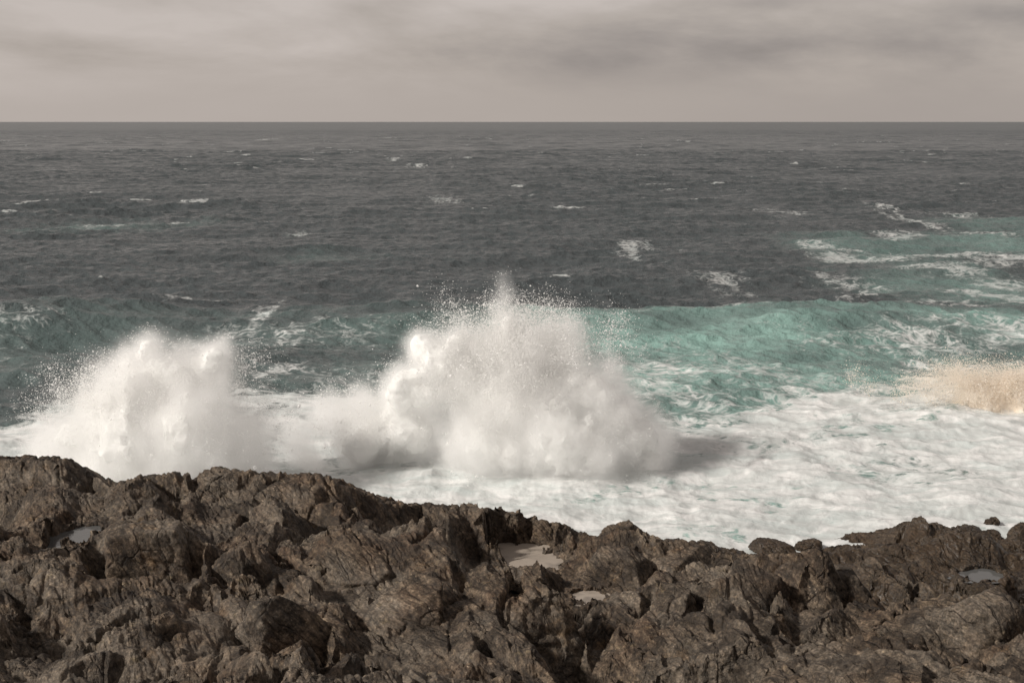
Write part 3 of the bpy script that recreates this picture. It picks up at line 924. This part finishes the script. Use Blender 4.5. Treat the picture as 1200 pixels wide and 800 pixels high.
# ------------------------------------------------------------------ bursts of spray
def surface_nets(Fd, iso, org, h):
    """mesh of the iso surface of a 3-D field: one vertex per crossed cell"""
    ins = Fd > iso
    nx, ny, nz = Fd.shape
    c = [(i, j, k) for i in (0, 1) for j in (0, 1) for k in (0, 1)]
    sub = lambda i, j, k, A: A[i:nx - 1 + i, j:ny - 1 + j, k:nz - 1 + k]
    cnt = sum(sub(*q, ins).astype(np.int8) for q in c)
    cell = (cnt > 0) & (cnt < 8)
    idx = -np.ones(cell.shape, np.int32)
    ci = np.argwhere(cell)
    idx[cell] = np.arange(len(ci))
    acc = np.zeros((len(ci), 3)); num = np.zeros(len(ci))
    I, J, K = ci.T
    for ax in range(3):
        for b1 in (0, 1):
            for b2 in (0, 1):
                p = [0, 0, 0]; o = [x for x in range(3) if x != ax]
                p[o[0]], p[o[1]] = b1, b2
                q = list(p); q[ax] = 1
                fa = Fd[I + p[0], J + p[1], K + p[2]]; fb = Fd[I + q[0], J + q[1], K + q[2]]
                m = (fa > iso) != (fb > iso)
                t = np.where(m, (iso - fa) / np.where(m, fb - fa, 1), 0)
                pos = np.tile(np.array(p, float), (len(ci), 1)); pos[:, ax] += t
                acc += pos * m[:, None]; num += m
    V = (ci + acc / np.maximum(num, 1)[:, None]) * h + org
    faces = []
    for ax in range(3):
        o = [x for x in range(3) if x != ax]
        sl0 = [slice(1, n - 1) for n in Fd.shape]; sl1 = list(sl0)
        sl0[ax] = slice(0, Fd.shape[ax] - 1); sl1[ax] = slice(1, Fd.shape[ax])
        a = ins[tuple(sl0)]; b = ins[tuple(sl1)]
        e = np.argwhere(a != b)
        if not len(e):
            continue
        flip = a[tuple(e.T)]
        g = e.copy()
        for x in o:
            g[:, x] += 1
        quad = []
        for d1, d2 in ((-1, -1), (0, -1), (0, 0), (-1, 0)):
            gg = g.copy(); gg[:, o[0]] += d1; gg[:, o[1]] += d2
            quad.append(idx[tuple(gg.T)])
        qd = np.stack(quad, 1)
        if ax == 1:
            flip = ~flip
        qd = np.where(flip[:, None], qd, qd[:, ::-1])
        faces.append(qd)
    return V, np.concatenate(faces)


def points_object(name, P, R, mat, parent):
    """droplets: one small sphere per vertex"""
    me = bpy.data.meshes.new(name)
    me.vertices.add(len(P))
    me.vertices.foreach_set('co', np.ascontiguousarray(P, F32).ravel())
    attr(me, 'size', R)
    o = link(name, me, mat, parent)
    ng = bpy.data.node_groups.new(name, 'GeometryNodeTree')
    ng.interface.new_socket('Geometry', in_out='INPUT', socket_type='NodeSocketGeometry')
    ng.interface.new_socket('Geometry', in_out='OUTPUT', socket_type='NodeSocketGeometry')
    gi = ng.nodes.new('NodeGroupInput'); go = ng.nodes.new('NodeGroupOutput')
    mp = ng.nodes.new('GeometryNodeMeshToPoints')
    na = ng.nodes.new('GeometryNodeInputNamedAttribute'); na.data_type = 'FLOAT'; na.inputs['Name'].default_value = 'size'
    sm_ = ng.nodes.new('GeometryNodeSetMaterial'); sm_.inputs['Material'].default_value = mat
    L = ng.links.new
    L(gi.outputs[0], mp.inputs['Mesh']); L(na.outputs['Attribute'], mp.inputs['Radius']); L(mp.outputs[0], sm_.inputs[0]); L(sm_.outputs[0], go.inputs[0])
    md = o.modifiers.new('droplets', 'NODES'); md.node_group = ng
    o['kind'] = 'stuff'
    return o


def mist_object(name, dens, lo, h, mat, parent):
    """a cloud of fine spray: the density stored per lattice point becomes a voxel volume"""
    nx, ny, nz = dens.shape
    d = dens.copy()
    d[[0, -1]] = 0; d[:, [0, -1]] = 0; d[:, :, -1] = 0
    me = bpy.data.meshes.new(name)
    me.vertices.add(d.size)
    I = np.stack(np.meshgrid(np.arange(nx), np.arange(ny), np.arange(nz), indexing='ij'), -1).reshape(-1, 3) * h + lo
    me.vertices.foreach_set('co', I.astype(F32).ravel())
    attr(me, 'dens', d)
    o = link(name, me, mat, parent)
    ng = bpy.data.node_groups.new(name, 'GeometryNodeTree')
    ng.interface.new_socket('Geometry', in_out='INPUT', socket_type='NodeSocketGeometry')
    ng.interface.new_socket('Geometry', in_out='OUTPUT', socket_type='NodeSocketGeometry')
    N_ = ng.nodes.new; L = ng.links.new
    gi = N_('NodeGroupInput'); go = N_('NodeGroupOutput')
    vc = N_('GeometryNodeVolumeCube')
    vc.inputs['Min'].default_value = tuple(lo); vc.inputs['Max'].default_value = tuple(lo + np.array([nx - 1, ny - 1, nz - 1]) * h)
    vc.inputs['Resolution X'].default_value = nx; vc.inputs['Resolution Y'].default_value = ny; vc.inputs['Resolution Z'].default_value = nz
    pos = N_('GeometryNodeInputPosition')
    sub = N_('ShaderNodeVectorMath'); sub.operation = 'SUBTRACT'; L(pos.outputs[0], sub.inputs[0]); sub.inputs[1].default_value = tuple(lo)
    dv = N_('ShaderNodeVectorMath'); dv.operation = 'SCALE'; L(sub.outputs[0], dv.inputs[0]); dv.inputs['Scale'].default_value = 1.0 / h
    sx = N_('ShaderNodeSeparateXYZ'); L(dv.outputs[0], sx.inputs[0])
    def mt(op, a, b):
        m = N_('ShaderNodeMath'); m.operation = op
        for i, v in enumerate((a, b)):
            if isinstance(v, bpy.types.NodeSocket): L(v, m.inputs[i])
            else: m.inputs[i].default_value = v
        return m.outputs[0]
    r = [mt('ROUND', sx.outputs[i], 0) for i in range(3)]
    ix = mt('ADD', mt('MULTIPLY', mt('ADD', mt('MULTIPLY', r[0], ny), r[1]), nz), r[2])
    na = N_('GeometryNodeInputNamedAttribute'); na.data_type = 'FLOAT'; na.inputs['Name'].default_value = 'dens'
    si = N_('GeometryNodeSampleIndex'); si.data_type = 'FLOAT'; si.domain = 'POINT'; si.clamp = True
    L(gi.outputs[0], si.inputs['Geometry']); L(na.outputs['Attribute'], si.inputs['Value']); L(ix, si.inputs['Index'])
    L(si.outputs[0], vc.inputs['Density'])
    sm_ = N_('GeometryNodeSetMaterial'); sm_.inputs['Material'].default_value = mat
    L(vc.outputs[0], sm_.inputs[0]); L(sm_.outputs[0], go.inputs[0])
    md = o.modifiers.new('mist', 'NODES'); md.node_group = ng
    o['kind'] = 'stuff'
    return o


def burst(name, label, puffs, Y, seed, mat_core, mat_drop, group=None, h=0.12, core_iso=0.58, edge=-0.36, dens=150.0, jets=0, jet_top=None, depth=1.0, rmean=0.013, grain=0.5, mist=1.25, mist_pow=1.9):
    """puffs: (u, v, radius px, dY[, stretch]) ; the field is their union broken up by noise drawn out along the throw"""
    rng = np.random.default_rng(seed)
    ps = []
    for p in puffs:
        u, v, rp, dy = p[:4]
        st = p[4] if len(p) > 4 else 1.0
        x, y, z = at(u, v, Y + dy)
        ps.append((x, y, z, rp / FPX * (Y + dy), st))
    ps = np.array(ps)
    lo = (ps[:, :3] - ps[:, 3:4] * np.maximum(1, ps[:, 4:5])).min(0) - 1.0; hi = (ps[:, :3] + ps[:, 3:4] * np.maximum(1, ps[:, 4:5])).max(0) + 1.0
    lo[2] = max(lo[2], -0.6)
    nx, ny, nz = np.ceil((hi - lo) / h).astype(int) + 1
    X, Yg, Z = np.meshgrid(lo[0] + np.arange(nx) * h, lo[1] + np.arange(ny) * h, lo[2] + np.arange(nz) * h, indexing='ij')
    X = X.astype(F32); Yg = Yg.astype(F32); Z = Z.astype(F32)
    Fd = np.full(X.shape, -9, F32)
    for x, y, z, r, st in ps:
        d = np.sqrt((X - x) ** 2 + ((Yg - y) / depth) ** 2 + ((Z - z) / st) ** 2) / r
        q = (1 - d) * min(1.0, r / 2.0 + 0.35)
        Fd = np.logaddexp(Fd * 9, q * 9) / 9
    # noise in a frame drawn out along the throw direction (outward and up from the foot)
    bx, by, bz = ps[:, 0].mean(), ps[:, 1].mean(), -1.0
    ax_ = np.arctan2(X - bx, np.maximum(Z - bz, 0.3) + 2.0)
    rr = np.sqrt((X - bx) ** 2 + (Z - bz) ** 2)
    n1 = fbm3(X * 0.33, Yg * 0.33, Z * 0.33, 5, seed, 0.58)
    n2 = fbm3(ax_ * 7 + 0.6 * n1, Yg * 0.45, rr * 0.30, 4, seed + 3, 0.55)
    n3 = fbm3(X * 1.7, Yg * 1.7, Z * 1.7, 3, seed + 5, 0.6)
    s0 = Fd + 0.32 * n1 + 0.13 * n2 + 0.10 * n3
    s = s0 + 0.05 * np.exp(-np.maximum(Z, 0) / 1.0)
    Vc, Fc = surface_nets(np.pad(s0, 1, constant_values=-9).astype(np.float64), core_iso, lo - h, h)
    lab = np.arange(len(Vc))                      # keep the one connected body
    ed = np.concatenate([Fc[:, [0, 1]], Fc[:, [1, 2]], Fc[:, [2, 3]]])
    for _ in range(400):
        m_ = np.minimum(lab[ed[:, 0]], lab[ed[:, 1]])
        old = lab.copy()
        np.minimum.at(lab, ed[:, 0], m_); np.minimum.at(lab, ed[:, 1], m_)
        lab = lab[lab]
        if (lab == old).all():
            break
    ids, inv, cn = np.unique(lab, return_inverse=True, return_counts=True)
    keep = inv == cn.argmax()
    new = np.cumsum(keep) - 1
    Fc = new[Fc[keep[Fc[:, 0]]]]; Vc = Vc[keep]
    me = mesh_from(name, Vc, Fc)
    core = link(name, me, mat_core)
    tag(core, label, 'splash', group)
    # droplets fill the veil between the edge and the core
    pd = sstep(edge, core_iso, s) ** 1.6 * (s < core_iso + 0.12)
    gr = sstep(-0.5, 0.7, n3 + 0.7 * n2)
    pd = pd * ((1 - grain) + grain * 2.2 * gr ** 2)
    lam_ = pd * dens * h ** 3
    cnt = rng.poisson(lam_)
    ii = np.argwhere(cnt > 0)
    rep = cnt[tuple(ii.T)]
    P = np.repeat(ii, rep, 0) * h + lo + rng.uniform(-0.5, 0.5, (rep.sum(), 3)) * h
    R = rmean * np.exp(rng.normal(0, 0.35, len(P)))
    big = rng.random(len(P)) < 0.012
    R[big] *= rng.uniform(1.6, 2.8, big.sum())
    out = [P]; outr = [R]
    mist_object('mist', sstep(edge + 0.02, core_iso + 0.12, s) ** mist_pow * mist, lo, h, M_MIST if mat_drop is M_SPRAY else M_TMIST, core)
    # thrown strands
    for _ in range(jets):
        x0 = bx + rng.normal(0, jet_top[0] * 0.35); z0 = rng.uniform(0.15, 0.5) * jet_top[1]; y0 = by + rng.normal(0, 1.0)
        ang = rng.normal(jet_top[3] if len(jet_top) > 3 else 0, 0.42); sp_ = math.sqrt(2 * 9.8 * jet_top[1] * rng.uniform(0.45, 1.0))
        vx = math.sin(ang) * sp_ * jet_top[2]; vz = math.cos(ang) * sp_
        tpk = vz / 9.8
        n = int(rng.uniform(150, 900))
        tq = tpk * rng.uniform(0.25, 1.0, n) ** 0.8 * rng.uniform(0.9, 1.3)
        sc = 0.06 + 0.42 * (tq / tpk) ** 1.5
        px = x0 + vx * tq + rng.normal(0, 1, n) * sc; pz = z0 + vz * tq - 4.9 * tq ** 2 + rng.normal(0, 1, n) * sc
        py = y0 + rng.normal(0, 0.5) * tq + rng.normal(0, 1, n) * sc
        out.append(np.stack([px, py, pz], 1)); outr.append(rmean * 0.66 * np.exp(rng.normal(0, 0.55, n)))
    P = np.concatenate(out); R = np.concatenate(outr)
    k = P[:, 2] > -0.2
    print(name, 'core', len(Vc), 'droplets', int(k.sum()))
    points_object('spray_droplets', P[k], R[k], mat_drop, core)
    return core


def mist_material(name, col):
    m, t = new_mat(name)
    v = t.n('ShaderNodeVolumePrincipled', {'Color': (*col, 1), 'Density': 1.0, 'Anisotropy': 0.1})
    t.n('ShaderNodeOutputMaterial', {'Volume': v.outputs[0]})
    return m


M_MIST = mist_material('mist_white', (0.995, 0.993, 0.99))
M_TMIST = mist_material('mist_tan', (0.975, 0.945, 0.90))
M_SPRAY = spray_material('spray_white', (0.93, 0.925, 0.915))
M_CORE = core_material('burst_white', (0.86, 0.87, 0.855), (0.90, 0.895, 0.88))
M_TSPRAY = spray_material('spray_tan', (0.90, 0.84, 0.76))
M_TCORE = core_material('burst_tan', (0.66, 0.56, 0.44), (0.82, 0.77, 0.70))
G = 'bursts of spray along the shore'
burst('wave_splash', 'broad white mound of spray bursting behind the left crag', [
    (50, 528, 28, 0), (82, 512, 40, 0), (118, 472, 48, 0.5), (150, 450, 52, 0), (195, 440, 52, -0.5), (240, 432, 45, 0.3), (250, 420, 30, 0), (265, 400, 14, 0), (175, 408, 26, 0.4), (215, 412, 26, 0.2),
    (140, 520, 70, -0.5), (220, 500, 80, -0.8), (285, 500, 50, 0), (104, 548, 48, 0), (275, 545, 54, 0.5), (180, 560, 70, 0), (50, 552, 24, 0),
], 68, 3, M_CORE, M_SPRAY, G, jets=160, jet_top=(6, 5.2, 0.55))
burst('wave_splash', 'tallest white burst in the middle with a thin column of spray on top', [
    (595, 478, 75, 0), (545, 440, 50, 0.4), (514, 422, 42, 0), (605, 430, 48, 0), (650, 425, 40, 0.3), (668, 394, 25, 0), (640, 394, 24, 0), (592, 402, 24, 0, 1.4), (594, 378, 20, 0, 1.4), (584, 360, 16, 0.3, 1.5), (591, 345, 13, 0.0, 1.5), (496, 408, 28, 0.2), (535, 398, 24, 0),
    (690, 462, 52, -0.3), (725, 492, 50, 0), (752, 516, 40, 0), (660, 520, 80, -0.6), (570, 520, 70, -0.6), (762, 545, 28, 0), (690, 545, 60, 0), (600, 550, 60, 0), (500, 465, 32, 0), (476, 446, 28, 0), (470, 470, 30, 0.3),
], 73, 5, M_CORE, M_SPRAY, G, jets=480, jet_top=(5, 6.4, 0.5, -0.05), grain=0.8)
burst('wave_splash', 'low billowing white burst between the two big ones', [
    (350, 512, 30, 0), (388, 486, 32, 0.3), (424, 472, 30, 0), (462, 482, 30, 0), (480, 505, 40, -0.4), (425, 520, 40, -0.4), (360, 540, 30, 0), (460, 545, 42, 0),
], 74, 8, M_CORE, M_SPRAY, G, jets=40, jet_top=(4, 2.8, 0.5))
burst('wave_splash', 'tan foaming wave crest thrown up at the right edge', [
    (1118, 480, 16, 0), (1142, 473, 26, 0), (1170, 473, 27, 0.4), (1205, 473, 28, 0), (1245, 475, 32, 0), (1150, 489, 34, -0.8), (1200, 495, 38, -0.8), (1134, 461, 11, 0, 1.3), (1186, 459, 11, 0, 1.2), (1095, 486, 11, 0), (1270, 487, 36, 0),
], 88, 13, M_TCORE, M_TSPRAY, G, jets=240, jet_top=(9, 2.1, 0.5), grain=0.9, h=0.11, core_iso=0.34, mist=1.0, dens=110)

# ------------------------------------------------------------------ sky and sun
sun_dir = Vector((-0.74, -0.40, 0.60)).normalized()
w = bpy.data.worlds.new('World')
scene.world = w
w.use_nodes = True
t = NT(w.node_tree)
sky = t.n('ShaderNodeTexSky', None, sky_type='NISHITA', sun_disc=False, sun_elevation=math.asin(sun_dir.z), sun_rotation=math.atan2(sun_dir.x, sun_dir.y), air_density=1.0, dust_density=3.0)
dirv = t.n('ShaderNodeTexCoord').outputs['Generated']
sepd = t.n('ShaderNodeSeparateXYZ', {0: dirv})
band = t.mapping(dirv, scale=(3.4, 3.4, 12.0), rot=(0, 0.02, 0))
n1 = t.noise(band, 1.15, 6, 0.58, 0.3)
n2 = t.noise(t.mapping(dirv, scale=(9, 9, 40), loc=(3, 1, 7)), 1.0, 5, 0.6, 0.4)
nn = t.math('ADD', t.math('MULTIPLY', n1, 0.85), t.math('MULTIPLY', n2, 0.15))
el = sepd.outputs[2]
# cloud deck gets thicker a few degrees up and to the right
amt = t.maprange(el, 0.010, 0.05, 0.10, 1.0, True)
lr = t.maprange(sepd.outputs[0], -0.3, 0.36, 0.06, -0.10)
wob = t.n('ShaderNodeVectorMath', {0: t.n('ShaderNodeTexNoise', {'Vector': band, 'Scale': 2.2, 'Detail': 4.0}).outputs['Color'], 1: (0.5, 0.5, 0.5)}, operation='SUBTRACT').outputs[0]
wob = t.n('ShaderNodeVectorMath', {0: wob, 1: (0.22, 0.0, 0.05)}, operation='MULTIPLY').outputs[0]
wdir = t.n('ShaderNodeVectorMath', {0: dirv, 1: wob}, operation='ADD').outputs[0]
def bank(x, z, wx, wz):
    q = t.n('ShaderNodeVectorMath', {0: wdir, 1: (x, 0.0, z)}, operation='SUBTRACT').outputs[0]
    q = t.n('ShaderNodeVectorMath', {0: q, 1: (1 / wx, 0.0, 1 / wz)}, operation='MULTIPLY').outputs[0]
    return t.maprange(t.n('ShaderNodeVectorMath', {0: q}, operation='LENGTH').outputs['Value'], 0.0, 1.0, 1.0, 0.0, True)
banks = t.math('MULTIPLY', bank(0.34, 0.066, 0.10, 0.030), -0.24)
for bx_2, bz_2, bw_2, bh_2, ba_2 in [(0.17, 0.048, 0.17, 0.016, -0.09), (-0.16, 0.055, 0.20, 0.012, -0.05), (0.03, 0.078, 0.14, 0.022, 0.15), (0.22, 0.078, 0.10, 0.016, 0.07), (-0.30, 0.028, 0.30, 0.022, 0.06), (-0.28, 0.080, 0.20, 0.026, 0.11)]:
    banks = t.math('ADD', banks, t.math('MULTIPLY', bank(bx_2, bz_2, bw_2, bh_2), ba_2))
val0 = t.math('ADD', t.math('MULTIPLY', t.math('SUBTRACT', nn, 0.5), t.math('MULTIPLY', amt, 1.5)), t.math('ADD', 0.625, lr))
val = t.math('ADD', val0, banks)
cloud = t.ramp(val, [(0.12, (0.195, 0.174, 0.166)), (0.40, (0.325, 0.288, 0.270)), (0.60, (0.440, 0.389, 0.354)), (0.85, (0.56, 0.50, 0.465))])
deck = t.maprange(el, 0.12, 0.75, 1.0, 0.72, True)
cloud = t.n('ShaderNodeVectorMath', {0: cloud, 'Scale': deck}, operation='SCALE').outputs[0]
skys = t.n('ShaderNodeVectorMath', {0: sky.outputs[0], 'Scale': 0.10}, operation='SCALE')
final = t.mix(0.92, skys.outputs[0], cloud)
bg = t.n('ShaderNodeBackground', {'Color': final, 'Strength': 1.0})
t.n('ShaderNodeOutputWorld', {'Surface': bg.outputs[0]})

sl = bpy.data.lights.new('sun', 'SUN')
sl.energy = 3.9
sl.angle = math.radians(4.5)
sl.color = (1.0, 0.945, 0.875)
so = bpy.data.objects.new('sun', sl)
so.rotation_euler = sun_dir.to_track_quat('Z', 'Y').to_euler()
so.location = (-60, 20, 60)
C.objects.link(so)

# ------------------------------------------------------------------ render settings
scene.view_settings.view_transform = 'Standard'
scene.view_settings.look = 'None'
scene.view_settings.exposure = 0.04
scene.view_settings.gamma = 1.0
scene.render.engine = 'CYCLES'
cy_ = scene.cycles
cy_.use_denoising = True
cy_.max_bounces = 16
cy_.diffuse_bounces = 4
cy_.glossy_bounces = 3
cy_.transparent_max_bounces = 8
cy_.volume_bounces = 14
cy_.volume_step_rate = 2.0
cy_.volume_max_steps = 256
